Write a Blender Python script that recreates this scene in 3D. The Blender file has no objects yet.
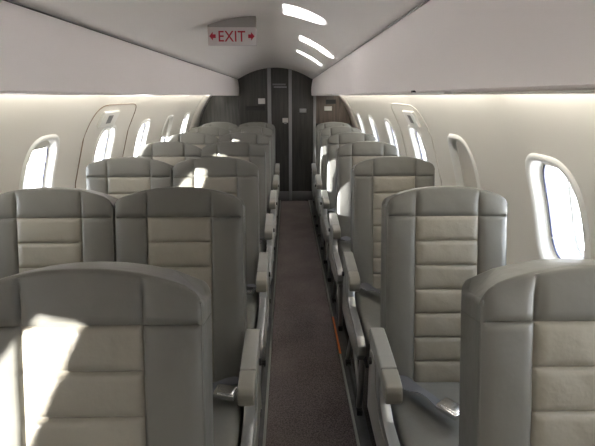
import bpy, bmesh, math, random
from mathutils import Vector, Matrix
random.seed(7)
PI = math.pi
SC = bpy.context.scene
COL = SC.collection

# ------------------------------------------------------------------ camera
cam = bpy.data.cameras.new('camera')
camo = bpy.data.objects.new('camera', cam); COL.objects.link(camo)
cam.sensor_width = 36.0
cam.lens = 470.0 / 595.0 * 36.0
cam.clip_start = 0.02
camo.location = (0.16, 0.0, 1.40)
camo.rotation_euler = (math.radians(90 - 15.12), 0, math.radians(-1.16))
SC.camera = camo

# ------------------------------------------------------------------ view
SC.view_settings.view_transform = 'Standard'
SC.view_settings.look = 'None'
SC.view_settings.gamma = 1.0
SC.view_settings.use_curve_mapping = False
SC.view_settings.exposure = 1.42
SC.cycles.max_bounces = 10
SC.cycles.diffuse_bounces = 7
SC.cycles.sample_clamp_indirect = 6.0
SC.cycles.use_denoising = True

# ------------------------------------------------------------------ sky
w = bpy.data.worlds.new('overcast_sky'); SC.world = w
w.use_nodes = True
wn = w.node_tree; bg = wn.nodes['Background']
tc = wn.nodes.new('ShaderNodeTexCoord'); sep = wn.nodes.new('ShaderNodeSeparateXYZ')
rp = wn.nodes.new('ShaderNodeValToRGB')
wn.links.new(tc.outputs['Generated'], sep.inputs[0])
mp = wn.nodes.new('ShaderNodeMapRange'); mp.inputs[1].default_value = -1; mp.inputs[2].default_value = 1
wn.links.new(sep.outputs['Z'], mp.inputs[0]); wn.links.new(mp.outputs[0], rp.inputs[0])
e = rp.color_ramp.elements
e[0].position = 0.0; e[0].color = (1.7, 1.60, 1.52, 1)
e[1].position = 1.0; e[1].color = (0.66, 0.80, 1.0, 1)
for p_, c_ in ((0.46, (1.6, 1.54, 1.46, 1)), (0.497, (0.55, 0.62, 0.72, 1)), (0.515, (0.95, 0.97, 1.0, 1))):
    q = e.new(p_); q.color = c_
wn.links.new(rp.outputs[0], bg.inputs[0])
bg.inputs[1].default_value = 5.5

def lamp_sun(name, direction, strength, angle, color):
    l = bpy.data.lights.new(name, 'SUN'); l.energy = strength; l.angle = math.radians(angle); l.color = color
    o = bpy.data.objects.new(name, l); COL.objects.link(o)
    o.rotation_euler = Vector(direction).to_track_quat('-Z', 'Y').to_euler()
    return o
lamp_sun('sun', (1.0, 1.10, -0.175), 16.0, 0.8, (1.0, 0.93, 0.82))
# spots added outside, standing in for sunlight bounced up by an unmodelled wing
def glint(loc, aim, energy, deg, blend):
    gl = bpy.data.lights.new('added_glint_spot', 'SPOT'); gl.energy = energy; gl.color = (1.0, 0.96, 0.92)
    gl.spot_size = math.radians(deg); gl.spot_blend = blend; gl.shadow_soft_size = 0.06
    o = bpy.data.objects.new('added_glint_spot', gl); COL.objects.link(o); o.location = loc
    o.rotation_euler = (Vector(aim) - Vector(loc)).to_track_quat('-Z', 'Y').to_euler()
glint((-9.0, 2.25, -3.50), (-1.0, 2.20, 1.03), 26000, 5.2, 0.2)
glint((-9.0, 1.75, -2.80), (-1.0, 3.22, 1.0), 34000, 9.4, 0.5)
# spot added to brighten the right-hand seat edges; no mirroring aircraft is there
glint((-31.0, -11.0, 6.3), (-1.0, 3.95, 1.04), 200000, 5.4, 0.15)

# ------------------------------------------------------------------ materials
def mat(name, color, rough=0.5, metal=0.0, spec=0.5, noise=None, bump=None, coat=0.0):
    m = bpy.data.materials.new(name); m.use_nodes = True
    nt = m.node_tree; b = nt.nodes['Principled BSDF']
    b.inputs['Base Color'].default_value = (*color, 1)
    b.inputs['Roughness'].default_value = rough
    b.inputs['Metallic'].default_value = metal
    b.inputs['Specular IOR Level'].default_value = spec
    b.inputs['Coat Weight'].default_value = coat
    tx = nt.nodes.new('ShaderNodeTexCoord')
    if noise:
        sc_, amt, dt = noise
        n = nt.nodes.new('ShaderNodeTexNoise'); n.inputs['Scale'].default_value = sc_; n.inputs['Detail'].default_value = dt
        nt.links.new(tx.outputs['Object'], n.inputs['Vector'])
        r = nt.nodes.new('ShaderNodeValToRGB')
        r.color_ramp.elements[0].position = 0.3; r.color_ramp.elements[1].position = 0.7
        r.color_ramp.elements[0].color = (*[c * (1 - amt) for c in color], 1)
        r.color_ramp.elements[1].color = (*[min(1, c * (1 + amt)) for c in color], 1)
        nt.links.new(n.outputs[0], r.inputs[0]); nt.links.new(r.outputs[0], b.inputs['Base Color'])
    if bump:
        last = None
        for sc_, st, dist in bump:
            n = nt.nodes.new('ShaderNodeTexNoise'); n.inputs['Scale'].default_value = sc_; n.inputs['Detail'].default_value = 4
            nt.links.new(tx.outputs['Object'], n.inputs['Vector'])
            bp = nt.nodes.new('ShaderNodeBump'); bp.inputs['Strength'].default_value = st; bp.inputs['Distance'].default_value = dist
            nt.links.new(n.outputs[0], bp.inputs['Height'])
            if last: nt.links.new(last.outputs[0], bp.inputs['Normal'])
            last = bp
        nt.links.new(last.outputs[0], b.inputs['Normal'])
    return m

M = {}
M['leather'] = mat('grey_leather', (0.145, 0.142, 0.125), 0.40, spec=0.45, noise=(5, 0.06, 3), bump=[(9, 0.35, 0.012), (420, 0.12, 0.001)])
M['insert'] = mat('beige_leather', (0.265, 0.245, 0.205), 0.40, spec=0.45, noise=(6, 0.06, 3), bump=[(11, 0.75, 0.012), (420, 0.12, 0.001)])
M['seam'] = mat('dark_stitching', (0.07, 0.068, 0.06), 0.8)
M['shell'] = mat('grey_plastic_shell', (0.30, 0.30, 0.28), 0.45)
M['arm'] = mat('armrest_plastic', (0.27, 0.262, 0.235), 0.35, bump=[(300, 0.05, 0.001)])
M['armcap'] = mat('armrest_vinyl', (0.23, 0.215, 0.18), 0.42)
M['metal'] = mat('painted_metal', (0.33, 0.33, 0.32), 0.32, 0.7)
M['black'] = mat('black_rubber', (0.02, 0.02, 0.02), 0.6)
M['chrome'] = mat('buckle_chrome', (0.8, 0.8, 0.8), 0.16, 1.0)
M['belt'] = mat('seatbelt_webbing', (0.10, 0.102, 0.11), 0.6, bump=[(500, 0.3, 0.001)])
M['wall'] = mat('sidewall_lining', (0.70, 0.668, 0.605), 0.42, spec=0.4, noise=(2.2, 0.015, 2))
M['bin'] = mat('bin_panel', (0.81, 0.755, 0.74), 0.40, spec=0.4, noise=(1.5, 0.015, 2))
M['ceil'] = mat('ceiling_panel', (0.86, 0.82, 0.795), 0.38, spec=0.45, noise=(1.5, 0.015, 2))
M['frame'] = mat('window_frame_plastic', (0.76, 0.75, 0.71), 0.35)
M['shade'] = mat('window_shade_plastic', (0.62, 0.585, 0.52), 0.4)
M['gasket'] = mat('window_gasket', (0.06, 0.07, 0.13), 0.5)
M['alu'] = mat('brushed_aluminium', (0.36, 0.36, 0.37), 0.45, 0.5)
M['kick'] = mat('kick_plate', (0.25, 0.25, 0.25), 0.35, 0.8)
M['track'] = mat('dark_track_cover', (0.045, 0.047, 0.045), 0.45, noise=(30, 0.3, 3))
M['trackedge'] = mat('track_metal_edge', (0.30, 0.31, 0.27), 0.35, 0.6)
M['orange'] = mat('orange_strip', (0.75, 0.17, 0.03), 0.5)
M['placard'] = mat('placard_white', (0.62, 0.62, 0.60), 0.5)
M['signface'] = mat('exit_sign_face', (0.58, 0.55, 0.55), 0.4)
M['signred'] = mat('exit_red', (0.38, 0.012, 0.035), 0.45)
M['signmount'] = mat('sign_housing', (0.34, 0.33, 0.32), 0.45)
M['seamline'] = mat('panel_gap', (0.10, 0.09, 0.085), 0.7)
M['seambrown'] = mat('hatch_seal', (0.30, 0.22, 0.16), 0.7)

def carpet(name, c1, c2):
    m = bpy.data.materials.new(name); m.use_nodes = True
    nt = m.node_tree; b = nt.nodes['Principled BSDF']; b.inputs['Roughness'].default_value = 0.95
    b.inputs['Specular IOR Level'].default_value = 0.15
    tx = nt.nodes.new('ShaderNodeTexCoord')
    n = nt.nodes.new('ShaderNodeTexNoise'); n.inputs['Scale'].default_value = 170; n.inputs['Detail'].default_value = 3
    n2 = nt.nodes.new('ShaderNodeTexNoise'); n2.inputs['Scale'].default_value = 3.5; n2.inputs['Detail'].default_value = 4
    for k in (n, n2): nt.links.new(tx.outputs['Object'], k.inputs['Vector'])
    mx = nt.nodes.new('ShaderNodeMath'); mx.operation = 'MULTIPLY_ADD'; mx.inputs[1].default_value = 0.35
    nt.links.new(n2.outputs[0], mx.inputs[0]); nt.links.new(n.outputs[0], mx.inputs[2])
    r = nt.nodes.new('ShaderNodeValToRGB')
    r.color_ramp.elements[0].position = 0.50; r.color_ramp.elements[1].position = 0.86
    r.color_ramp.elements[0].color = (*c1, 1); r.color_ramp.elements[1].color = (*c2, 1)
    nt.links.new(mx.outputs[0], r.inputs[0]); nt.links.new(r.outputs[0], b.inputs['Base Color'])
    bp = nt.nodes.new('ShaderNodeBump'); bp.inputs['Strength'].default_value = 0.5; bp.inputs['Distance'].default_value = 0.003
    nt.links.new(n.outputs[0], bp.inputs['Height']); nt.links.new(bp.outputs[0], b.inputs['Normal'])
    return m
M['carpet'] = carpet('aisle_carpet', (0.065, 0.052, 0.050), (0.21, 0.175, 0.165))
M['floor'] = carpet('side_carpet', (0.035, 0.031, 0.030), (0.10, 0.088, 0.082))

def wood(name, c1, c2, rough, sc=(26, 26, 1.6)):
    m = bpy.data.materials.new(name); m.use_nodes = True
    nt = m.node_tree; b = nt.nodes['Principled BSDF']; b.inputs['Roughness'].default_value = rough
    b.inputs['Coat Weight'].default_value = 0.35; b.inputs['Coat Roughness'].default_value = 0.12
    tx = nt.nodes.new('ShaderNodeTexCoord'); mpg = nt.nodes.new('ShaderNodeMapping')
    mpg.inputs['Scale'].default_value = sc
    nt.links.new(tx.outputs['Object'], mpg.inputs['Vector'])
    n = nt.nodes.new('ShaderNodeTexNoise'); n.inputs['Scale'].default_value = 1.6; n.inputs['Detail'].default_value = 6
    n.inputs['Distortion'].default_value = 0.6
    nt.links.new(mpg.outputs[0], n.inputs['Vector'])
    r = nt.nodes.new('ShaderNodeValToRGB')
    r.color_ramp.elements[0].position = 0.3; r.color_ramp.elements[1].position = 0.72
    r.color_ramp.elements[0].color = (*c1, 1); r.color_ramp.elements[1].color = (*c2, 1)
    nt.links.new(n.outputs[0], r.inputs[0]); nt.links.new(r.outputs[0], b.inputs['Base Color'])
    return m
M['darkwood'] = wood('dark_wood_laminate', (0.022, 0.021, 0.020), (0.060, 0.056, 0.050), 0.35)
M['greywood'] = wood('grey_wood_laminate', (0.040, 0.040, 0.039), (0.10, 0.098, 0.092), 0.3)
M['brownwood'] = wood('brown_wood_laminate', (0.075, 0.055, 0.045), (0.19, 0.145, 0.115), 0.3)

def glass():
    m = bpy.data.materials.new('window_acrylic'); m.use_nodes = True
    nt = m.node_tree; nt.nodes.remove(nt.nodes['Principled BSDF'])
    out = nt.nodes['Material Output']
    t = nt.nodes.new('ShaderNodeBsdfTransparent'); t.inputs[0].default_value = (0.95, 0.97, 1, 1)
    g = nt.nodes.new('ShaderNodeBsdfGlossy'); g.inputs['Roughness'].default_value = 0.03
    lw = nt.nodes.new('ShaderNodeLayerWeight')
    pw = nt.nodes.new('ShaderNodeMath'); pw.operation = 'POWER'; pw.inputs[1].default_value = 4.0
    fr = nt.nodes.new('ShaderNodeMath'); fr.operation = 'MULTIPLY_ADD'; fr.inputs[1].default_value = 0.5; fr.inputs[2].default_value = 0.03
    nt.links.new(lw.outputs['Facing'], pw.inputs[0]); nt.links.new(pw.outputs[0], fr.inputs[0])
    mx = nt.nodes.new('ShaderNodeMixShader')
    nt.links.new(fr.outputs[0], mx.inputs[0]); nt.links.new(t.outputs[0], mx.inputs[1]); nt.links.new(g.outputs[0], mx.inputs[2])
    nt.links.new(mx.outputs[0], out.inputs[0])
    return m
M['glass'] = glass()

def emis(name, color, s):
    m = bpy.data.materials.new(name); m.use_nodes = True
    nt = m.node_tree; nt.nodes.remove(nt.nodes['Principled BSDF'])
    e_ = nt.nodes.new('ShaderNodeEmission'); e_.inputs[0].default_value = (*color, 1); e_.inputs[1].default_value = s
    nt.links.new(e_.outputs[0], nt.nodes['Material Output'].inputs[0])
    return m
M['cove'] = emis('cove_light', (1.0, 0.97, 0.88), 7.0)

# ------------------------------------------------------------------ helpers
def obj(name, bm, m, parent=None, smooth=True, angle=40, fix=True):
    me = bpy.data.meshes.new(name)
    if fix: bmesh.ops.recalc_face_normals(bm, faces=bm.faces)
    if smooth:
        for f in bm.faces: f.smooth = True
        lim = math.radians(angle)
        for ed in bm.edges:
            if len(ed.link_faces) == 2 and ed.calc_face_angle(0) > lim: ed.smooth = False
    bm.to_mesh(me); bm.free()
    if isinstance(m, (list, tuple)):
        for k in m: me.materials.append(k)
    else: me.materials.append(m)
    o = bpy.data.objects.new(name, me); COL.objects.link(o)
    if parent: o.parent = parent
    return o
def struct(name, bm, m, parent=None, **k):
    o = obj(name, bm, m, parent, **k)
    if parent is None: o['kind'] = 'structure'
    return o
def tag(o, label, cat, group=None):
    o['label'] = label; o['category'] = cat
    if group: o['group'] = group
def thing(name, label, cat, loc=(0, 0, 0), group=None):
    o = bpy.data.objects.new(name, None); COL.objects.link(o); o.location = loc
    o.empty_display_size = 0.1
    tag(o, label, cat, group); return o

def box(bm, lo, hi, bev=0.0, seg=2, mtx=None):
    t = bmesh.new()
    bmesh.ops.create_cube(t, size=1.0)
    for v in t.verts:
        v.co = Vector([lo[i] + (v.co[i] + 0.5) * (hi[i] - lo[i]) for i in range(3)])
    if bev > 0:
        bmesh.ops.bevel(t, geom=list(t.edges), offset=bev, segments=seg, profile=0.6, affect='EDGES')
    merge(bm, t, mtx)
def merge(bm, t, mtx=None):
    mp_ = {}
    for v in t.verts: mp_[v] = bm.verts.new(mtx @ v.co if mtx else v.co)
    for f in t.faces:
        try:
            nf = bm.faces.new([mp_[v] for v in f.verts]); nf.material_index = f.material_index
        except ValueError: pass
    t.free()
def prism(bm, prof, x0, x1, bev=0.0, seg=2):
    """profile in (y,z), extruded along x"""
    t = bmesh.new()
    a = [t.verts.new((x0, y, z)) for y, z in prof]; b = [t.verts.new((x1, y, z)) for y, z in prof]
    n = len(prof)
    t.faces.new(a); t.faces.new(b[::-1])
    for i in range(n): t.faces.new([a[i], b[i], b[(i + 1) % n], a[(i + 1) % n]][::-1])
    bmesh.ops.recalc_face_normals(t, faces=t.faces)
    if bev > 0:
        bmesh.ops.bevel(t, geom=list(t.edges), offset=bev, segments=seg, profile=0.6, affect='EDGES', clamp_overlap=True)
    merge(bm, t)
def tube(bm, pts, r, n=10, closed=False):
    rings = []
    N = len(pts); pts = [Vector(p) for p in pts]
    up0 = Vector((0, 0, 1))
    for i, p in enumerate(pts):
        if closed: d = pts[(i + 1) % N] - pts[i - 1]
        else: d = pts[min(i + 1, N - 1)] - pts[max(i - 1, 0)]
        d.normalize()
        up = up0 if abs(d.z) < 0.95 else Vector((0, 1, 0))
        a = d.cross(up).normalized(); b = a.cross(d)
        rr = r[i] if isinstance(r, (list, tuple)) else r
        rings.append([bm.verts.new(p + a * rr * math.cos(2 * PI * k / n) + b * rr * math.sin(2 * PI * k / n)) for k in range(n)])
    M_ = N if closed else N - 1
    for i in range(M_):
        A, B = rings[i], rings[(i + 1) % N]
        for k in range(n): bm.faces.new([A[k], A[(k + 1) % n], B[(k + 1) % n], B[k]])
    if not closed:
        bm.faces.new(rings[0][::-1]); bm.faces.new(rings[-1])
def ribbon(bm, pts, wdt, th, wdir):
    """flat strap along pts; wdir = list of width directions"""
    rows = []
    for i, p in enumerate(pts):
        p = Vector(p); wd = Vector(wdir[i] if isinstance(wdir, list) else wdir).normalized()
        d = (Vector(pts[min(i + 1, len(pts) - 1)]) - Vector(pts[max(i - 1, 0)])).normalized()
        nn = wd.cross(d).normalized()
        rows.append([bm.verts.new(p + wd * wdt / 2 * a + nn * th / 2 * b) for a, b in ((-1, -1), (1, -1), (1, 1), (-1, 1))])
    for i in range(len(rows) - 1):
        A, B = rows[i], rows[i + 1]
        for k in range(4): bm.faces.new([A[k], A[(k + 1) % 4], B[(k + 1) % 4], B[k]])
    bm.faces.new(rows[0][::-1]); bm.faces.new(rows[-1])

# ------------------------------------------------------------------ cabin shell
R, ZC = 1.05, 0.75            # lining radius and centre height
Y0, Y1 = -1.9, 6.36
PITCH = 0.787
WY0 = 1.42                    # a window centre
WINS = [WY0 + PITCH * k for k in range(-3, 6)]
A0 = math.asin((1.028 - ZC) / R)
def wp(side, y, s, d=0.0):
    """lining point; s = arc length above the window centre, d = distance outwards"""
    a = A0 + s / R; r = R + d
    return Vector((side * r * math.cos(a), y, ZC + r * math.sin(a)))
SB = (math.asin((0.0 - ZC) / R) - A0) * R            # floor
ST = (math.asin((1.60 - ZC) / R) - A0) * R
HW, HH = 0.138, 0.193         # hole half size
def sup(th, a, b, n=3.3):
    c, s = math.cos(th), math.sin(th)
    return (a * math.copysign(abs(c) ** (2 / n), c), b * math.copysign(abs(s) ** (2 / n), s))
NT = 72
def rectpt(th, a, b):
    c, s = math.cos(th), math.sin(th)
    k = min(a / max(1e-9, abs(c)), b / max(1e-9, abs(s)))
    return (c * k, s * k)
def ths(a, b):
    l = [2 * PI * i / NT for i in range(NT)]
    ca = math.atan2(b, a)
    for c in (ca, PI - ca, PI + ca, 2 * PI - ca):       # snap the nearest to the corner
        i = min(range(NT), key=lambda q: abs(l[q] - c)); l[i] = c
    return l
BH = 0.30                     # half height of the window band
def sidewall(side, name):
    bm = bmesh.new()
    TH = ths(PITCH / 2, BH)
    for yc in WINS:
        prev = None
        for j in range(9):
            t = j / 8
            ring = []
            for th in TH:
                a = sup(th, HW, HH); b = rectpt(th, PITCH / 2, BH)
                tt = t
                ring.append(bm.verts.new(wp(side, yc + a[0] * (1 - tt) + b[0] * tt, a[1] * (1 - tt) + b[1] * tt)))
            if prev:
                for i in range(NT): bm.faces.new([prev[i], prev[(i + 1) % NT], ring[(i + 1) % NT], ring[i]])
            prev = ring
    ya, yb = WINS[0] - PITCH / 2, WINS[-1] + PITCH / 2
    def strip(s0, s1, n, y0, y1, m):
        g = [[bm.verts.new(wp(side, y0 + (y1 - y0) * i / m, s0 + (s1 - s0) * j / n)) for i in range(m + 1)] for j in range(n + 1)]
        for j in range(n):
            for i in range(m): bm.faces.new([g[j][i], g[j][i + 1], g[j + 1][i + 1], g[j + 1][i]])
    yl = sorted({round(yc + rectpt(th, PITCH / 2, BH)[0], 6) for yc in WINS for th in TH if abs(abs(rectpt(th, PITCH / 2, BH)[1]) - BH) < 1e-6})
    yl = [y for i, y in enumerate(yl) if i == 0 or y - yl[i - 1] > 1e-4]
    def strip2(s0, s1, n):
        g = [[bm.verts.new(wp(side, y, s0 + (s1 - s0) * j / n)) for y in yl] for j in range(n + 1)]
        for j in range(n):
            for i in range(len(yl) - 1): bm.faces.new([g[j][i], g[j][i + 1], g[j + 1][i + 1], g[j + 1][i]])
    strip2(SB, -BH, 14); strip2(BH, ST, 12)
    strip(SB, ST, 30, yb, Y1 + 0.02, 2)
    if side < 0: strip(SB, ST, 30, Y0, ya, 2)
    else: strip(SB, ST, 30, Y0, ya, 2)
    bmesh.ops.remove_doubles(bm, verts=bm.verts, dist=0.0004)
    # give the lining thickness outward
    o = struct(name, bm, M['wall'], angle=60)
    for p in o.data.polygons:
        pass
    md = o.modifiers.new('thickness', 'SOLIDIFY'); md.thickness = 0.012; md.offset = -1 if True else 1
    return o
wl = sidewall(-1, 'wall_left'); wr = sidewall(1, 'wall_right')
# make normals face the cabin so that the thickness grows outwards
for o in (wl, wr):
    bm = bmesh.new(); bm.from_mesh(o.data)
    for f in bm.faces:
        c = f.calc_center_median()
        if f.normal.dot(Vector((-c.x, 0, ZC - c.z))) < 0: f.normal_flip()
    bm.to_mesh(o.data); bm.free()

# windows
def make_window(n, side, yc, shade):
    bm = bmesh.new()
    TH = [2 * PI * i / NT for i in range(NT)]
    prof = [(0.022, 0.0005, 0), (0.019, -0.005, 0), (0.010, -0.009, 0), (0.000, -0.007, 0), (-0.006, 0.002, 0), (-0.011, 0.016, 0),
            (-0.015, 0.028, 0), (-0.024, 0.030, 0), (-0.026, 0.040, 0)]
    prev = None
    for off, d, mi in prof:
        ring = []
        for th in TH:
            a = sup(th, HW + off, HH + off); ring.append(bm.verts.new(wp(side, yc + a[0], a[1], d)))
        if prev:
            for i in range(NT): bm.faces.new([prev[i], prev[(i + 1) % NT], ring[(i + 1) % NT], ring[i]])
        prev = ring
    fr = struct('window_%d' % n, bm, M['frame'], angle=50)
    bm = bmesh.new()
    pts = [wp(side, yc + sup(th, HW - 0.0245, HH - 0.0245)[0], sup(th, HW - 0.0245, HH - 0.0245)[1], 0.031) for th in TH]
    tube(bm, pts, 0.0038, 6, closed=True)
    obj('gasket', bm, M['gasket'], fr)
    bm = bmesh.new()
    tube(bm, [wp(side, yc + sup(th, HW - 0.023, HH - 0.023)[0], sup(th, HW - 0.023, HH - 0.023)[1], 0.110) for th in TH], 0.003, 6, closed=True)
    obj('outer_gasket', bm, M['shell'], fr)
    # outer skin collar between lining and the outer pane
    bm = bmesh.new(); prev = None
    for off, d in ((-0.025, 0.039), (-0.018, 0.044), (-0.018, 0.115), (-0.03, 0.118)):
        ring = [bm.verts.new(wp(side, yc + sup(th, HW + off, HH + off)[0], sup(th, HW + off, HH + off)[1], d)) for th in TH]
        if prev:
            for i in range(NT): bm.faces.new([prev[i], prev[(i + 1) % NT], ring[(i + 1) % NT], ring[i]])
        prev = ring
    obj('outer_collar', bm, M['frame'], fr)
    def disc(name, off, d, m, lo=-1.0, bulge=0):
        bm = bmesh.new()
        a, b = HW + off, HH + off
        K = 14; rows = []
        s0 = b * lo
        for j in range(K + 1):
            s = s0 + (b - s0) * (1 - math.cos(PI * j / K)) / 2
            hw = a * max(0.0, 1 - abs(s / b) ** 3.3) ** (1 / 3.3) if abs(s) < b else 0.001
            hw = max(hw, 0.001)
            rows.append([bm.verts.new(wp(side, yc + hw * (q / 6 - 1), s, d)) for q in range(13)])
        for j in range(K):
            for q in range(12): bm.faces.new([rows[j][q], rows[j][q + 1], rows[j + 1][q + 1], rows[j + 1][q]])
        return obj(name, bm, m, fr)
    disc('inner_pane', -0.0255, 0.036, M['glass'])
    disc('outer_pane', -0.0255, 0.112, M['glass'])
    if shade > 0:
        sh = disc('window_shade', -0.017, 0.024, M['shade'], lo=1 - 2 * min(shade, 0.985))
        md = sh.modifiers.new('t', 'SOLIDIFY'); md.thickness = 0.003
        bm = bmesh.new()
        s = (HH - 0.017) * (1 - 2 * shade); hw = (HW - 0.017) * max(0.05, 1 - abs(1 - 2 * shade) ** 3.3) ** (1 / 3.3) * 0.75
        tube(bm, [wp(side, yc + hw * (q / 4 - 1), s + 0.008, 0.018) for q in range(9)], 0.004, 8)
        obj('shade_handle', bm, M['frame'], sh)
    return fr
SHL = {-0.941: 1.0, -0.154: 0.10, 0.633: 1.0, 2.207: 0.12, 4.568: 0.55}  # forward shades out of view are shut to keep sun off near seats
SHR = {2.207: 0.86}
n = 0
for side, SH in ((-1, SHL), (1, SHR)):
    for yc in WINS:
        n += 1
        sh = 0.04
        for k, v in SH.items():
            if abs(k - yc) < 0.1: sh = v
        make_window(n, side, yc, sh)

# floor
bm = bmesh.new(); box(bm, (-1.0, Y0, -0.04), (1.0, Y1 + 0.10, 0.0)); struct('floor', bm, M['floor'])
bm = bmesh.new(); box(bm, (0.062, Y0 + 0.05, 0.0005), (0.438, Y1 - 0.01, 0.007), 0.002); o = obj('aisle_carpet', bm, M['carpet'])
tag(o, 'long dark brown carpet runner down the middle of the aisle', 'carpet')

# edge rails of the aisle and seat tracks
tn = 0
def rail(x0, x1, z1, m, y0=Y0 + 0.05, y1=Y1 - 0.01):
    global tn
    tn += 1
    bm = bmesh.new(); box(bm, (x0, y0, 0.0), (x1, y1, z1), 0.0015)
    return struct('trim_%d' % tn, bm, m)
rail(0.440, 0.450, 0.016, M['trackedge'])
rail(0.451, 0.500, 0.013, M['track'])
rail(0.050, 0.060, 0.016, M['trackedge'])
rail(0.000, 0.049, 0.013, M['track'])
rail(0.800, 0.835, 0.013, M['track'])
rail(-0.62, -0.585, 0.013, M['track'])
bm = bmesh.new(); box(bm, (0.4395, 2.33, 0.0135), (0.4515, 2.78, 0.0185), 0.001)
o = obj('orange_floor_strip', bm, M['orange']); tag(o, 'short bright orange strip on the metal edge right of the aisle carpet', 'strip')

# bins
XJ = 0.485; ZJ = 1.61; ZB = 1.404
def make_bin(side, name, label):
    t = thing(name, label, 'overhead bin', (side * 0.6, 2.2, ZB))
    ox, oy, oz = t.location
    prof = [(0.470, ZB + 0.008), (0.474, ZB + 0.002), (0.482, ZB), (0.735, ZB), (0.738, ZB + 0.01), (0.715, 1.45), (0.675, 1.52), (0.60, 1.58), (0.50, 1.618), (XJ, ZJ)]
    face = []
    for i in range(7):
        u = i / 6; face.append((XJ - 0.015 * math.sin(u * PI / 2) - 0.006 * math.sin(u * PI), ZJ + (ZB + 0.008 - ZJ) * u))
    prof2 = face + prof[1:-1]
    bm = bmesh.new()
    A = [bm.verts.new((side * x - ox, Y0 - oy, z - oz)) for x, z in prof2]; B = [bm.verts.new((side * x - ox, Y1 - 0.01 - oy, z - oz)) for x, z in prof2]
    k = len(prof2)
    for i in range(k): bm.faces.new([A[i], A[(i + 1) % k], B[(i + 1) % k], B[i]])
    bm.faces.new(A); bm.faces.new(B[::-1])
    obj('bin_body', bm, M['bin'], t, angle=25)
    # dark gap where face meets ceiling
    bm = bmesh.new(); box(bm, (side * (XJ - 0.004) - ox - 0.002, Y0 - oy, ZJ - 0.001 - oz), (side * (XJ - 0.004) - ox + 0.002, Y1 - 0.012 - oy, ZJ + 0.0015 - oz))
    obj('joint_strip', bm, M['seamline'] if side < 0 else M['signmount'], t)
    return t
bl = make_bin(-1, 'overhead_bin', 'long smooth off-white overhead bin above the double seats on the left')
br = make_bin(1, 'overhead_bin', 'long smooth off-white overhead panel above the single seats on the right')
def onbin(t, name, lo, hi, m, bev=0.001):
    bm = bmesh.new(); l = t.location
    box(bm, [lo[i] - l[i] for i in range(3)], [hi[i] - l[i] for i in range(3)], bev); return obj(name, bm, m, t)
onbin(bl, 'latch', (-0.474, 0.905, 1.407), (-0.466, 0.925, 1.412), M['black'])
onbin(br, 'latch', (0.464, 1.18, 1.408), (0.474, 1.198, 1.413), M['black'])
onbin(br, 'lower_lip', (0.460, 0.93, 1.4035), (0.475, 1.32, 1.408), M['frame'], 0.002)
onbin(br, 'lower_lip', (0.460, 0.45, 1.4025), (0.475, 0.88, 1.4065), M['shade'], 0.002)

# cove light strips between bin and sidewall
for side, lab in ((-1, 'warm white light strip in the gap above the left windows'), (1, 'warm white light strip in the gap above the right windows')):
    y = Y0 + 0.1
    t = thing('cove_light', lab, 'light', (side * 0.755, 2.2, 1.42), None)
    ln = 1.12
    while y < Y1 - 0.3:
        yb = min(y + ln, Y1 - 0.1)
        bm = bmesh.new(); x0, x1 = sorted((side * -0.006, side * 0.012))
        box(bm, (x0, y - 2.2, 0.0), (x1, yb - 0.06 - 2.2, 0.020), 0.003)
        obj('tube', bm, M['cove'], t)
        y += ln

# ceiling : two shallow vaulted panels with a raised step between them
def vault(bm, y0, y1, rise, dz, xe=XJ, n=28, th=0.01, m=6):
    rc = (xe * xe + rise * rise) / (2 * rise)
    g = []
    for j in range(m + 1):
        y = y0 + (y1 - y0) * j / m
        row = []
        for i in range(n + 1):
            x = -xe + 2 * xe * i / n
            z = ZJ + rise - (rc - math.sqrt(rc * rc - x * x)) + (dz(y) if callable(dz) else dz) * (1 - (x / xe) ** 2) ** 0.5
            row.append(bm.verts.new((x, y, z)))
        g.append(row)
    for j in range(m):
        for i in range(n): bm.faces.new([g[j][i], g[j][i + 1], g[j + 1][i + 1], g[j + 1][i]])
bm = bmesh.new()
vault(bm, Y0, 2.42, 0.165, 0.0)
vault(bm, 2.42, 2.47, 0.165, lambda y: 0.022 * (y - 2.42) / 0.05, m=1)
vault(bm, 2.47, 5.95, 0.165, 0.022)
vault(bm, 5.95, Y1 + 0.02, 0.165, lambda y: 0.022 - 0.045 * min(1, (y - 5.95) / 0.3) ** 2, m=12)
bmesh.ops.remove_doubles(bm, verts=bm.verts, dist=0.0003)
ce = struct('ceiling', bm, M['ceil'], angle=20)
md = ce.modifiers.new('t', 'SOLIDIFY'); md.thickness = 0.02; md.offset = 1
# outer skin : keeps daylight out from above and below
bm = bmesh.new()
for (a0, a1) in ((math.radians(40), math.radians(140)), (math.radians(-140), math.radians(-40))):
    K = 24
    rows = [[bm.verts.new(((R + 0.14) * math.cos(a0 + (a1 - a0) * i / K), y, ZC + (R + 0.14) * math.sin(a0 + (a1 - a0) * i / K))) for i in range(K + 1)] for y in (Y0, Y1 + 0.05)]
    for i in range(K): bm.faces.new([rows[0][i], rows[0][i + 1], rows[1][i + 1], rows[1][i]])
struct('trim_20', bm, M['frame'])

# front bulkhead behind the camera
bm = bmesh.new(); box(bm, (-1.2, Y0 - 0.05, -0.3), (1.2, Y0, 2.0)); struct('wall_front', bm, M['bin'])

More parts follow.
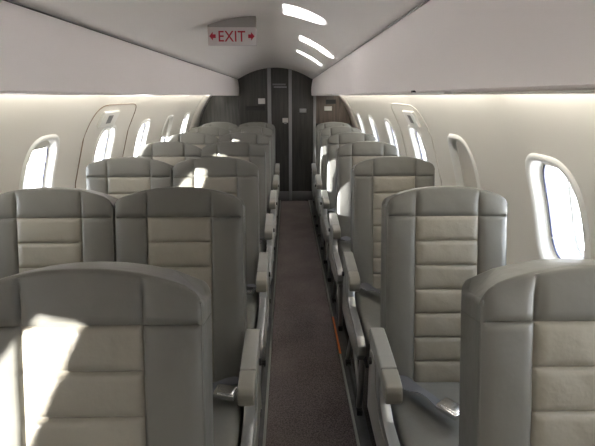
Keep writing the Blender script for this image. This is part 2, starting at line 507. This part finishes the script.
# rear bulkhead
def half_panel(bm, x0, x1, y0, y1, ztop=1.80):
    """vertical panel clipped by the round cabin section"""
    K = 14
    xs = [x0 + (x1 - x0) * i / K for i in range(K + 1)]
    top = []; bot = []
    for x in xs:
        xx = min(abs(x), R + 0.01)
        h = math.sqrt(max(0, (R + 0.012) ** 2 - xx * xx))
        top.append((x, min(ztop, ZC + h))); bot.append((x, max(0.0, ZC - h)))
    F = [bm.verts.new((x, y0, z)) for x, z in top + bot[::-1]]
    B = [bm.verts.new((x, y1, z)) for x, z in top + bot[::-1]]
    bm.faces.new(F); bm.faces.new(B[::-1])
    for i in range(len(F)): bm.faces.new([F[i], B[i], B[(i + 1) % len(F)], F[(i + 1) % len(F)]])
YB = Y1
bm = bmesh.new(); half_panel(bm, -0.47, -0.100, YB, YB + 0.05); wbl = struct('wall_back', bm, M['darkwood'], smooth=False)
bm = bmesh.new(); half_panel(bm, -1.06, -0.47, YB - 0.012, YB + 0.05, 1.62); struct('wall_back_left', bm, M['greywood'], smooth=False)
bm = bmesh.new(); half_panel(bm, 0.53, 1.06, YB - 0.012, YB + 0.05, 1.62); wbr = struct('wall_back_right', bm, M['brownwood'], smooth=False)
bm = bmesh.new(); half_panel(bm, -1.06, 1.06, YB + 0.055, YB + 0.08, 1.82); struct('wall_back_light_block', bm, M['darkwood'], smooth=False)  # unseen plate added to stop sky light leaking through the door gaps
bm = bmesh.new(); box(bm, (0.53, YB - 0.03, 0.985), (0.99, YB - 0.012, 1.05), 0.003); obj('dark_rail', bm, M['black'], wbr)
def bar(n_, x0, x1, m=M['alu'], z0=0.0, z1=1.80, y0=YB - 0.03):
    bm = bmesh.new(); box(bm, (x0, y0, z0), (x1, YB + 0.05, z1), 0.004); return struct('trim_%d' % n_, bm, m)
bar(10, -0.104, -0.056); bar(11, 0.172, 0.214); bar(12, 0.498, 0.532)
for nm, xa, xb in (('door_1', -0.055, 0.171), ('door_2', 0.215, 0.497)):
    bm = bmesh.new(); box(bm, (xa, YB, 0.012), (xb, YB + 0.04, 1.80), 0.002); d = struct(nm, bm, M['darkwood'])
    bm = bmesh.new(); box(bm, (xa + 0.002, YB - 0.012, 0.015), (xb - 0.002, YB + 0.001, 0.135), 0.003); obj('kick_plate', bm, M['kick'], d)
    if nm == 'door_1':
        bm = bmesh.new(); box(bm, (-0.02, YB - 0.012, 1.505), (0.150, YB, 1.520), 0.003)
        obj('grab_bar', bm, M['alu'], d)
        bm = bmesh.new(); box(bm, (-0.035, YB - 0.004, 1.535), (0.135, YB, 1.555), 0.001)
        obj('placard', bm, M['kick'], d)
        bm = bmesh.new(); box(bm, (0.09, YB - 0.012, 1.06), (0.165, YB, 1.12), 0.004); obj('latch_plate', bm, M['placard'], d)
        bm = bmesh.new(); box(bm, (0.11, YB - 0.022, 1.045), (0.145, YB - 0.010, 1.068), 0.003); obj('handle', bm, M['alu'], d)
    else:
        bm = bmesh.new(); box(bm, (0.315, YB - 0.008, 1.19), (0.405, YB, 1.24), 0.002); obj('placard', bm, M['placard'], d)
bm = bmesh.new(); box(bm, (-0.225, YB - 0.008, 1.30), (-0.135, YB, 1.37), 0.002); obj('placard', bm, M['placard'], wbl)
bm = bmesh.new(); box(bm, (-0.39, YB - 0.02, 1.215), (-0.14, YB, 1.272), 0.004); obj('grip_slot', bm, M['black'], wbl)
bm = bmesh.new(); box(bm, (0.64, YB - 0.024, 1.215), (0.74, YB - 0.012, 1.27), 0.002); obj('placard', bm, M['placard'], wbr)
bm = bmesh.new(); box(bm, (0.66, YB - 0.024, 1.30), (0.79, YB - 0.012, 1.355), 0.002); obj('control_panel', bm, M['black'], wbr)
bm = bmesh.new(); box(bm, (0.05, YB - 0.04, 0.0), (0.45, YB - 0.012, 0.012), 0.002); struct('trim_13', bm, M['black'])

# emergency exit hatches around the window at y = 2.99
for side, nm in ((-1, 'door_3'), (1, 'door_4')):
    yc = WY0 + 2 * PITCH
    bm = bmesh.new()
    pts = []
    for i in range(48):
        p = sup(2 * PI * i / 48, 0.375, 0.47, 7)
        pts.append(wp(side, yc + p[0] + 0.01, p[1] - 0.11, -0.001))
    tube(bm, pts, 0.003, 6, closed=True)
    h = struct(nm, bm, M['seambrown'] if side < 0 else M['shade'])
    def plate(name, ya, yb, sa, sb, d0, d1, m):
        bm = bmesh.new()
        V = [[bm.verts.new(wp(side, y, s, d)) for (y, s) in ((ya, sa), (yb, sa), (yb, sb), (ya, sb))] for d in (d0, d1)]
        bm.faces.new(V[0]); bm.faces.new(V[1][::-1])
        for i in range(4): bm.faces.new([V[0][i], V[1][i], V[1][(i + 1) % 4], V[0][(i + 1) % 4]])
        bmesh.ops.recalc_face_normals(bm, faces=bm.faces)
        bmesh.ops.bevel(bm, geom=list(bm.edges), offset=0.003, segments=2, affect='EDGES')
        return obj(name, bm, m, h)
    plate('handle_cover', yc - 0.23, yc + 0.02, 0.215, 0.315, 0.002, -0.012, M['frame'])
    plate('handle_recess', yc - 0.15, yc - 0.07, 0.235, 0.295, -0.008, -0.0135, M['kick'])

# ------------------------------------------------------------------ exit sign
es = thing('exit_sign', 'small hanging EXIT sign with red letters and two red arrows under the ceiling', 'sign', (-0.127, 2.62, 1.655))
bm = bmesh.new(); box(bm, (-0.125, -0.008, 0.0), (0.125, 0.030, 0.088), 0.002); obj('sign_face', bm, M['signface'], es)
bm = bmesh.new()
prof = []
t_ = bmesh.new()
top = []
for i in range(13):
    x = -0.125 + 0.25 * i / 12; xw = x - 0.127
    rc = (XJ ** 2 + 0.165 ** 2) / 0.33
    top.append((x, ZJ + 0.165 - (rc - math.sqrt(rc * rc - xw * xw)) + 0.022 * (1 - (xw / XJ) ** 2) ** 0.5 - 1.655 + 0.004))
loop = [(-0.125, 0.087), (0.125, 0.087)] + top[::-1]
F = [t_.verts.new((x, -0.005, z)) for x, z in loop]; B = [t_.verts.new((x, 0.06, z)) for x, z in loop]
t_.faces.new(F); t_.faces.new(B[::-1])
for i in range(len(F)): t_.faces.new([F[i], B[i], B[(i + 1) % len(F)], F[(i + 1) % len(F)]])
merge(bm, t_); obj('sign_housing', bm, M['signmount'], es, smooth=False)
fc = bpy.data.curves.new('exit_letters', 'FONT'); fc.body = 'EXIT'; fc.size = 0.078; fc.align_x = 'CENTER'; fc.align_y = 'CENTER'
fc.extrude = 0.001; fc.space_character = 1.05; fc.offset = 0.0006
to = bpy.data.objects.new('tmp', fc); COL.objects.link(to)
dg = bpy.context.evaluated_depsgraph_get()
me = bpy.data.meshes.new_from_object(to.evaluated_get(dg))
bpy.data.objects.remove(to)
me.materials.clear(); me.materials.append(M['signred'])
xs = [v.co.x for v in me.vertices]; ys = [v.co.y for v in me.vertices]
cx_, cy_ = (max(xs) + min(xs)) / 2, (max(ys) + min(ys)) / 2
for v in me.vertices: v.co.x = (v.co.x - cx_) * 0.138 / (max(xs) - min(xs)); v.co.y = (v.co.y - cy_) * 0.052 / (max(ys) - min(ys))
lt = bpy.data.objects.new('letters', me); COL.objects.link(lt); lt.parent = es
lt.location = (0, -0.0092, 0.044); lt.rotation_euler = (PI / 2, 0, 0)
for s in (-1, 1):
    bm = bmesh.new()
    P = [(0.117, 0.0), (0.099, 0.021), (0.099, 0.009), (0.084, 0.009), (0.084, -0.009), (0.099, -0.009), (0.099, -0.021)]
    F = [bm.verts.new((s * x, -0.0105, 0.044 + z)) for x, z in P]; B = [bm.verts.new((s * x, -0.007, 0.044 + z)) for x, z in P]
    bm.faces.new(F); bm.faces.new(B[::-1])
    for i in range(len(P)): bm.faces.new([F[i], B[i], B[(i + 1) % len(P)], F[(i + 1) % len(P)]])
    obj('arrow', bm, M['signred'], es, smooth=False)

# ------------------------------------------------------------------ seats
def gs(d, w_): return math.exp(-(d / w_) ** 2)
def levels(a, b, step, seams, gw=0.0035):
    pts = set()
    n_ = max(2, int(round((b - a) / step)))
    for i in range(n_ + 1): pts.add(round(a + (b - a) * i / n_, 5))
    for s in seams:
        pts = {p for p in pts if abs(p - s) > gw * 2.6 or p in (round(a, 5), round(b, 5))}
        for k in (-2, -1, 0, 1, 2): 
            q = s + k * gw
            if a < q < b: pts.add(round(q, 5))
    return sorted(pts)
def pad(W, T, H, zh, seamz, cw, rise=0.0, rc=0.0, rfront=0.018, groove=0.0075, puff=0.006, wr=0.0, bow=0.0, taper=0.0, seed=0):
    """upholstered pad: local x across, z up along its length, front face at -y.
    returns dict of face groups as separate bmeshes"""
    hw = W / 2
    rnd = random.Random(seed)
    ph = [rnd.uniform(0, 6.28) for _ in range(8)]
    xs = levels(-hw + rfront, hw - rfront, 0.016, [-cw, cw])
    zl = levels(0.0, zh, 0.016, seamz + ([zh] if zh < H - 0.03 else []))
    if zl[-1] < zh: zl.append(zh)
    def htop(x):
        ax = min(abs(x), hw)
        h = H - rise * (ax / hw) ** 2.2
        if rc > 0 and ax > hw - rc: h -= rc - math.sqrt(max(0, rc * rc - (ax - hw + rc) ** 2)) * 1.0
        return h
    # cross-section
    sec = []
    for x in xs: sec.append((x, -T / 2, 1))
    for k in range(1, 5):
        a = PI / 2 * k / 5; sec.append((hw - rfront + rfront * math.sin(a), -T / 2 + rfront - rfront * math.cos(a), 0.0))
    for k in range(4): sec.append((hw, -T / 2 + rfront + (T - 2 * rfront) * k / 3, 0))
    for k in range(1, 5):
        a = PI / 2 * k / 5; sec.append((hw - rfront + rfront * math.cos(a), T / 2 - rfront + rfront * math.sin(a), 0))
    for k in range(9): sec.append(((hw - rfront) * (1 - 2 * k / 8), T / 2, 0))
    for k in range(1, 5):
        a = PI / 2 * k / 5; sec.append((-hw + rfront - rfront * math.sin(a), T / 2 - rfront + rfront * math.cos(a), 0))
    for k in range(4): sec.append((-hw, T / 2 - rfront - (T - 2 * rfront) * k / 3, 0))
    for k in range(1, 5):
        a = PI / 2 * k / 5; sec.append((-hw + rfront - rfront * math.cos(a), -T / 2 + rfront - rfront * math.sin(a), 0))
    n_ = len(sec)
    allz = sorted(set(seamz + [0.0, H] + ([zh] if zh < H - 0.03 else [])))
    def disp(x, z):
        """outward bulge of the front face"""
        d = 0.0
        ax = abs(x)
        colA, colB = (-cw, cw) if ax < cw else ((cw, hw) if x > 0 else (-hw, -cw))
        u = (x - colA) / (colB - colA)
        if ax < cw or z > zh - 1e-6:
            zz = [q for q in allz]
        else: zz = [0.0, zh, H] if zh < H - 0.03 else [0.0, H]
        lo = max([q for q in zz if q <= z + 1e-6], default=0.0); hi = min([q for q in zz if q > z + 1e-6], default=H)
        v_ = (z - lo) / max(1e-6, hi - lo)
        pu = max(0, math.sin(PI * min(1, max(0, u)))) ** 0.5; pv = max(0, math.sin(PI * min(1, max(0, v_)))) ** 0.45
        d += puff * pu * pv
        g = gs(ax - cw, 0.0042)
        if ax < cw + 0.004:
            for q in seamz: g = max(g, gs(z - q, 0.0042))
        if zh < H - 0.03: g = max(g, gs(z - zh, 0.0042))
        d -= groove * g
        # side bolsters stand a little proud
        if ax > cw: d += bow * math.sin(PI * min(1, (ax - cw) / (hw - cw))) ** 0.8 * (1 if z < zh else 0.5)
        if wr: 
            d += wr * (math.sin(x * 41 + ph[0] + 3 * math.sin(z * 17 + ph[1])) * math.sin(z * 29 + ph[2]) * 0.6 + 0.4 * math.sin(x * 83 + z * 61 + ph[3]))
        return d
    verts = []
    def P(i, z, fade=1.0):
        x, y, f = sec[i]
        if f: y -= disp(x, z) * fade
        # slight thickening low down
        tp = 1 + taper * (1 - z / H)
        return (x, (y + T / 2) * tp - T / 2 if y > -T / 2 + 0.02 else y, z)
    rows = []
    zbottom = []
    # bottom cap rounding
    rb = 0.012
    for k in (0, 1, 2):
        a = PI / 2 * (k / 3)
        ins = rb * (1 - math.sin(a)); dz = rb * (1 - math.cos(a)) * 0 + rb * (k / 3) 
        row = []
        for i in range(n_):
            x, y, f = sec[i]
            sx = (hw - ins) / hw; sy = (T / 2 - ins) / (T / 2)
            p = P(i, 0.0, 0.3); row.append((p[0] * sx, p[1] * sy, -rb + dz))
        rows.append((row, -1))
    for z in zl: rows.append(([P(i, z) for i in range(n_)], z))
    K = 9
    z1 = [htop(sec[i][0]) - rfront for i in range(n_)]
    for k in range(1, K + 1):
        t = k / K
        rows.append(([P(i, zh + (z1[i] - zh) * t, 1.0 if t < 0.6 else 1 - (t - 0.6) / 0.4 * 0.8) for i in range(n_)], zh + 0.001 * k if zh < H - 0.03 else zh))
    for k in range(1, 6):
        a = PI / 2 * k / 5
        ins = rfront * (1 - math.cos(a)); up = rfront * math.sin(a)
        row = []
        for i in range(n_):
            x, y, f = sec[i]; p = P(i, z1[i], 0.2)
            row.append((x * (hw - ins) / hw, p[1] * (T / 2 - ins) / (T / 2), z1[i] + up))
        rows.append((row, zh + 0.02 if zh < H - 0.03 else zh))
    return sec, rows, n_
def pad_meshes(W, T, H, zh, seamz, cw, xf, **k):
    """returns bmeshes: body, insert (centre front), head (everything above zh)"""
    sec, rows, n_ = pad(W, T, H, zh, seamz, cw, **k)
    out = {}
    vmap = {}
    def V(key, r, i):
        d = out.setdefault(key, (bmesh.new(), {}))
        if (r, i) not in d[1]: d[1][(r, i)] = d[0].verts.new(xf @ Vector(rows[r][0][i]))
        return d[1][(r, i)]
    nf = sum(1 for s in sec if s[2])
    for r in range(len(rows) - 1):
        zc = rows[r + 1][1]
        for i in range(n_):
            j = (i + 1) % n_
            if zh < H - 0.03 and zc > zh + 1e-5: key = 'head'
            elif i < nf - 1 and abs((sec[i][0] + sec[j][0]) / 2) < cw and rows[r][1] >= 0: key = 'insert'
            else: key = 'body'
            b = out.setdefault(key, (bmesh.new(), {}))[0]
            b.faces.new([V(key, r, i), V(key, r, j), V(key, r + 1, j), V(key, r + 1, i)])
    for r, key in ((0, 'body'), (len(rows) - 1, 'head' if zh < H - 0.03 else 'body')):
        # cap: bridge front run to the back run with triangles fan strips
        b = out[key][0]
        ring = [V(key, r, i) for i in range(n_)]
        f = b.faces.new(ring if r else ring[::-1])
        bmesh.ops.triangulate(b, faces=[f])
    for key, (b, _) in out.items():
        bmesh.ops.recalc_face_normals(b, faces=b.faces)
    # open patches: make normals face outward (-y local of the pad)
    n0 = (xf.to_3x3() @ Vector((0, -1, 0))).normalized()
    if 'insert' in out:
        b = out['insert'][0]
        if sum((f.normal.dot(n0) for f in b.faces)) < 0:
            for f in b.faces: f.normal_flip()
    if 'head' in out:
        b = out['head'][0]
        tot = 0
        for f in b.faces:
            tot += f.normal.dot(n0) * (1 if f.calc_center_median().dot(n0) else 1) if False else 0
    return {k_: v[0] for k_, v in out.items()}

SW = 0.397                       # backrest width
TILT = math.radians(-11.5)
ZS = 0.467                      # where the backrest meets the cushion
BH_ = 0.661
ZHH = BH_ - 0.098
SEAMS = [ZHH * k / 7 for k in range(1, 7)]
def backrest_meshes(cx, seed, SW):
    xf = Matrix.Translation((cx, 0.045, ZS - 0.005)) @ Matrix.Rotation(TILT, 4, 'X')
    return pad_meshes(SW, 0.10, BH_, ZHH, SEAMS, 0.103, xf, rise=0.038, rc=0.022, rfront=0.010, groove=0.0065, puff=0.0030, bow=0.004, wr=0.0012, seed=seed)
def cushion_meshes(cx, seed, SW):
    # pad's z axis runs forward (-y), its front face (-y) looks up
    xf = Matrix.Translation((cx, 0.02, 0.422)) @ Matrix.Rotation(math.radians(93), 4, 'X')
    # pad +z -> -y ; pad -y -> +z
    return pad_meshes(SW, 0.125, 0.485, 0.485, [0.17, 0.33], 0.115, xf, rise=0.012, rc=0.05, rfront=0.026, groove=0.0055, puff=0.009, bow=0.008, wr=0.0012, seed=seed)

def add_back(root, cx, seed, SW=SW):
    ms = backrest_meshes(cx, seed, SW)
    b = obj('backrest', ms['body'], M['leather'], root, angle=70, fix=False)
    c = obj('centre_panel', ms['insert'], M['insert'], b, angle=70, fix=False); c['label'] = 'beige stitched centre panel'
    h = obj('headrest', ms['head'], M['leather'], b, angle=70, fix=False)
    # piping running round the front edge of the backrest
    bm = bmesh.new()
    xf = Matrix.Translation((cx, 0.045, ZS - 0.005)) @ Matrix.Rotation(TILT, 4, 'X')
    hw = SW / 2
    def ht(x):
        h_ = BH_ - 0.038 * (abs(x) / hw) ** 2.2
        if abs(x) > hw - 0.022: h_ -= 0.022 - math.sqrt(max(0, 0.022 ** 2 - (abs(x) - hw + 0.022) ** 2))
        return h_
    path = [(-hw + 0.003, -0.046, 0.02)] + [(-hw + 0.003, -0.046, 0.05 + 0.54 * k / 8) for k in range(9)]
    N_ = 40
    for k in range(N_ + 1):
        x = -hw * math.cos(PI * k / N_)
        path.append((x * (hw - 0.003) / hw, -0.0475, ht(x) - 0.0060))
    path += [(hw - 0.003, -0.046, 0.59 - 0.54 * k / 8) for k in range(9)] + [(hw - 0.003, -0.046, 0.02)]
    tube(bm, [xf @ Vector(p) for p in path], 0.0020, 6)
    obj('piping', bm, M['leather'], b)
    # hard rear shell with literature pocket
    bm = bmesh.new(); box(bm, (-hw + 0.015, 0.050, 0.0), (hw - 0.015, 0.060, BH_ - 0.07), 0.008, 2, xf); s = obj('rear_shell', bm, M['shell'], root)
    bm = bmesh.new(); box(bm, (-hw + 0.05, 0.0595, 0.08), (hw - 0.05, 0.068, 0.26), 0.004, 2, xf); obj('pocket', bm, M['belt'], s)
    bm = bmesh.new(); box(bm, (-hw + 0.035, 0.0595, 0.33), (hw - 0.035, 0.075, 0.56), 0.006, 2, xf); obj('tray_table', bm, M['arm'], s)
def add_cushion(root, cx, seed, SW=SW):
    ms = cushion_meshes(cx, seed, SW)
    c = obj('seat_cushion', ms['body'], M['leather'], root, angle=70, fix=False)
    obj('cushion_panel', ms['insert'], M['leather'], c, angle=70, fix=False)
def zc(y):            # top of the cushion at local y
    return 0.4935 + 0.003 + (-y) * 0.052
def add_belt(root, cx, side, bx, by):
    """strap from the rear corner towards a buckle lying at (bx,by)"""
    bm = bmesh.new()
    p0 = Vector((cx + side * 0.185, -0.02, 0.48)); p3 = Vector((bx, by, zc(by) + 0.006))
    pts = []; wd = []
    for k in range(13):
        t = k / 12
        p = p0.lerp(p3, t); p.z = max(zc(p.y) + 0.006 + 0.012 * (1 - t) * 0.5, 0) + 0.006 * math.sin(t * PI * 2.0) ** 2
        p.y += 0.02 * math.sin(t * PI)
        pts.append(p)
    dr = (p3 - p0); dr.z = 0; dr.normalize(); wv = Vector((-dr.y, dr.x, 0))
    for k in range(13): wd.append(wv + Vector((0, 0, 0.35 * math.sin(k * 0.5))))
    ribbon(bm, pts, 0.046, 0.0025, wd)
    b = obj('seat_belt', bm, M['belt'], root)
    bm = bmesh.new()
    a = math.atan2(dr.y, dr.x)
    mt = Matrix.Translation((bx + dr.x * 0.03, by + dr.y * 0.03, zc(by) + 0.014)) @ Matrix.Rotation(a, 4, 'Z') @ Matrix.Rotation(0.06, 4, 'Y')
    box(bm, (-0.034, -0.027, -0.009), (0.034, 0.027, 0.009), 0.005, 2, mt)
    box(bm, (-0.022, -0.022, 0.008), (0.030, 0.022, 0.013), 0.003, 2, mt)
    bk = obj('buckle', bm, M['chrome'], b); bk['label'] = 'chrome lift-latch buckle'
    bm = bmesh.new()
    q0 = Vector((cx - side * 0.185, -0.02, 0.484)); q3 = Vector((cx - side * 0.08, by + 0.03, zc(by) + 0.007))
    pts = []
    for k in range(9):
        t = k / 8; p = q0.lerp(q3, t); p.z = zc(p.y) + 0.006 + 0.006 * (1 - t) + 0.004 * math.sin(t * 6); pts.append(p)
    dr = q3 - q0; dr.z = 0; dr.normalize()
    ribbon(bm, pts, 0.046, 0.0025, Vector((-dr.y, dr.x, 0)))
    obj('belt_tongue_strap', bm, M['belt'], root)
ARM_PROF = [(0.055, 0.620), (0.060, 0.645), (0.045, 0.660), (0.0, 0.657), (-0.10, 0.645), (-0.155, 0.636), (-0.158, 0.588), (-0.10, 0.597), (0.0, 0.604)]
CAP_PROF = [(-0.158, 0.6365), (-0.205, 0.628), (-0.228, 0.620), (-0.237, 0.606), (-0.238, 0.578), (-0.230, 0.566), (-0.214, 0.564), (-0.18, 0.576), (-0.160, 0.584)]
def add_arm(root, x, wdt=0.047, panel=True, pside=0):
    bm = bmesh.new(); prism(bm, ARM_PROF, x - wdt / 2, x + wdt / 2, 0.006, 3)
    a = obj('armrest', bm, M['arm'], root)
    bm = bmesh.new(); prism(bm, CAP_PROF, x - wdt / 2 - 0.0005, x + wdt / 2 + 0.0005, 0.007, 3)
    obj('armrest_front', bm, M['armcap'], a)
    if panel:
        w2 = 0.017
        P_ = [(0.07, 0.34), (0.075, 0.60), (0.05, 0.635), (-0.02, 0.630), (-0.075, 0.615), (-0.10, 0.585), (-0.105, 0.54), (-0.13, 0.495), (-0.18, 0.470),
              (-0.30, 0.462), (-0.42, 0.452), (-0.465, 0.43), (-0.475, 0.395), (-0.44, 0.36), (-0.30, 0.335), (-0.10, 0.325)]
        bm = bmesh.new(); prism(bm, P_, x - w2, x + w2, 0.006, 2)
        s = obj('side_frame', bm, M['metal'], root)
        if pside:
            bm = bmesh.new()
            prism(bm, [(0.04, 0.36), (0.045, 0.58), (0.0, 0.59), (-0.05, 0.57), (-0.075, 0.50), (-0.14, 0.445), (-0.40, 0.425), (-0.42, 0.40), (-0.30, 0.36)], x + pside * w2 - 0.003, x + pside * w2 + 0.004, 0.002, 2)
            obj('trim_cover', bm, M['arm'], s)
            bm = bmesh.new()
            tube(bm, [(x + pside * (w2 + 0.002), 0.015, 0.555), (x + pside * (w2 + 0.012), 0.015, 0.555)], 0.012, 16)
            obj('recline_button', bm, M['black'], s)
def add_leg(root, x):
    bm = bmesh.new()
    tube(bm, [(x, -0.36, 0.33), (x, -0.345, 0.18), (x, -0.31, 0.03)], 0.014, 10)
    tube(bm, [(x, -0.07, 0.33), (x, -0.01, 0.20), (x, 0.10, 0.03)], 0.014, 10)
    tube(bm, [(x, -0.33, 0.10), (x, -0.05, 0.28)], 0.009, 8)
    l = obj('leg', bm, M['metal'], root)
    bm = bmesh.new()
    box(bm, (x - 0.013, -0.345, 0.0135), (x + 0.013, -0.27, 0.040), 0.004); box(bm, (x - 0.013, 0.06, 0.0135), (x + 0.013, 0.145, 0.040), 0.004)
    box(bm, (x - 0.006, -0.28, 0.0135), (x + 0.006, 0.07, 0.026), 0.002)
    obj('floor_fitting', bm, M['black'], l)
def add_frame(root, x0, x1):
    bm = bmesh.new()
    tube(bm, [(x0, -0.36, 0.325), (x1, -0.36, 0.325)], 0.016, 12); f = obj('cross_tube', bm, M['metal'], root)
    bm = bmesh.new(); tube(bm, [(x0, -0.07, 0.325), (x1, -0.07, 0.325)], 0.016, 12); obj('cross_tube', bm, M['metal'], root)
    bm = bmesh.new(); box(bm, (x0 + 0.02, -0.44, 0.315), (x1 - 0.02, 0.02, 0.330), 0.004); obj('seat_pan', bm, M['black'], f)
    bm = bmesh.new(); box(bm, (x0 + 0.06, -0.30, 0.225), (x0 + 0.30, -0.10, 0.300), 0.012, 3); obj('life_vest_pouch', bm, M['belt'], root)

def make_single():
    r = thing('passenger_seat', 'x', 'seat')
    cx = 0.678
    add_back(r, cx, 3); add_cushion(r, cx, 5)
    add_arm(r, 0.452, pside=-1); add_arm(r, 0.908, wdt=0.045)
    add_belt(r, cx, -1, 0.612, -0.165)
    add_leg(r, 0.476); add_leg(r, 0.817); add_frame(r, 0.455, 0.905)
    return r
def make_double():
    r = thing('double_passenger_seat', 'x', 'double seat')
    for cx, s in ((-0.192, 11), (-0.6075, 12)):
        add_back(r, cx, s, 0.412); add_cushion(r, cx, s + 2, 0.41)
    add_arm(r, 0.041, pside=1); add_arm(r, -0.3998, wdt=0.036, panel=False); add_arm(r, -0.832, wdt=0.045)
    add_belt(r, -0.187, -1, -0.065, -0.085); add_belt(r, -0.602, 1, -0.60, -0.2)
    add_leg(r, 0.022); add_leg(r, -0.603); add_frame(r, -0.83, 0.04)
    return r
def copy_tree(o):
    c = o.copy(); COL.objects.link(c)
    for ch in list(o.children):
        d = ch.copy(); COL.objects.link(d); d.parent = c
        for g in list(ch.children):
            k = g.copy(); COL.objects.link(k); k.parent = d
    return c
YR = 0.575
LS = ['grey leather double seat closest to the camera, filling the lower left corner',
      'grey leather double seat second from the camera on the left, beyond the nearest one',
      'grey double seat third from the camera on the left side, sun patch on its shoulder',
      'grey double seat fourth from the camera on the left side of the aisle',
      'grey double seat fifth from the camera on the left side of the aisle',
      'grey double seat sixth on the left, just in front of the rearmost one',
      'rearmost grey double seat on the left, against the dark wood bulkhead']
RS = ['grey leather single seat closest to the camera, cut off by the lower right corner',
      'grey single seat with beige panels, second from camera on the right, fully in view',
      'grey single seat third from the camera on the right side, behind the pale one',
      'grey single seat fourth from the camera on the right side of the aisle',
      'grey single seat fifth from the camera on the right side of the aisle',
      'grey single seat sixth on the right, just in front of the rearmost one',
      'rearmost grey single seat on the right, against the brown wood panel']
s0 = make_single(); d0 = make_double()
for k in range(7):
    for src, labs, grp in ((d0, LS, 'double seats left of the aisle'), (s0, RS, 'single seats right of the aisle')):
        o = src if k == 6 else copy_tree(src)
        o.location = (0.010 if (k == 0 and src is s0) else 0, YR + PITCH * k + (0.045 if k == 0 else 0), 0)
        o['label'] = labs[k]; o['group'] = grp
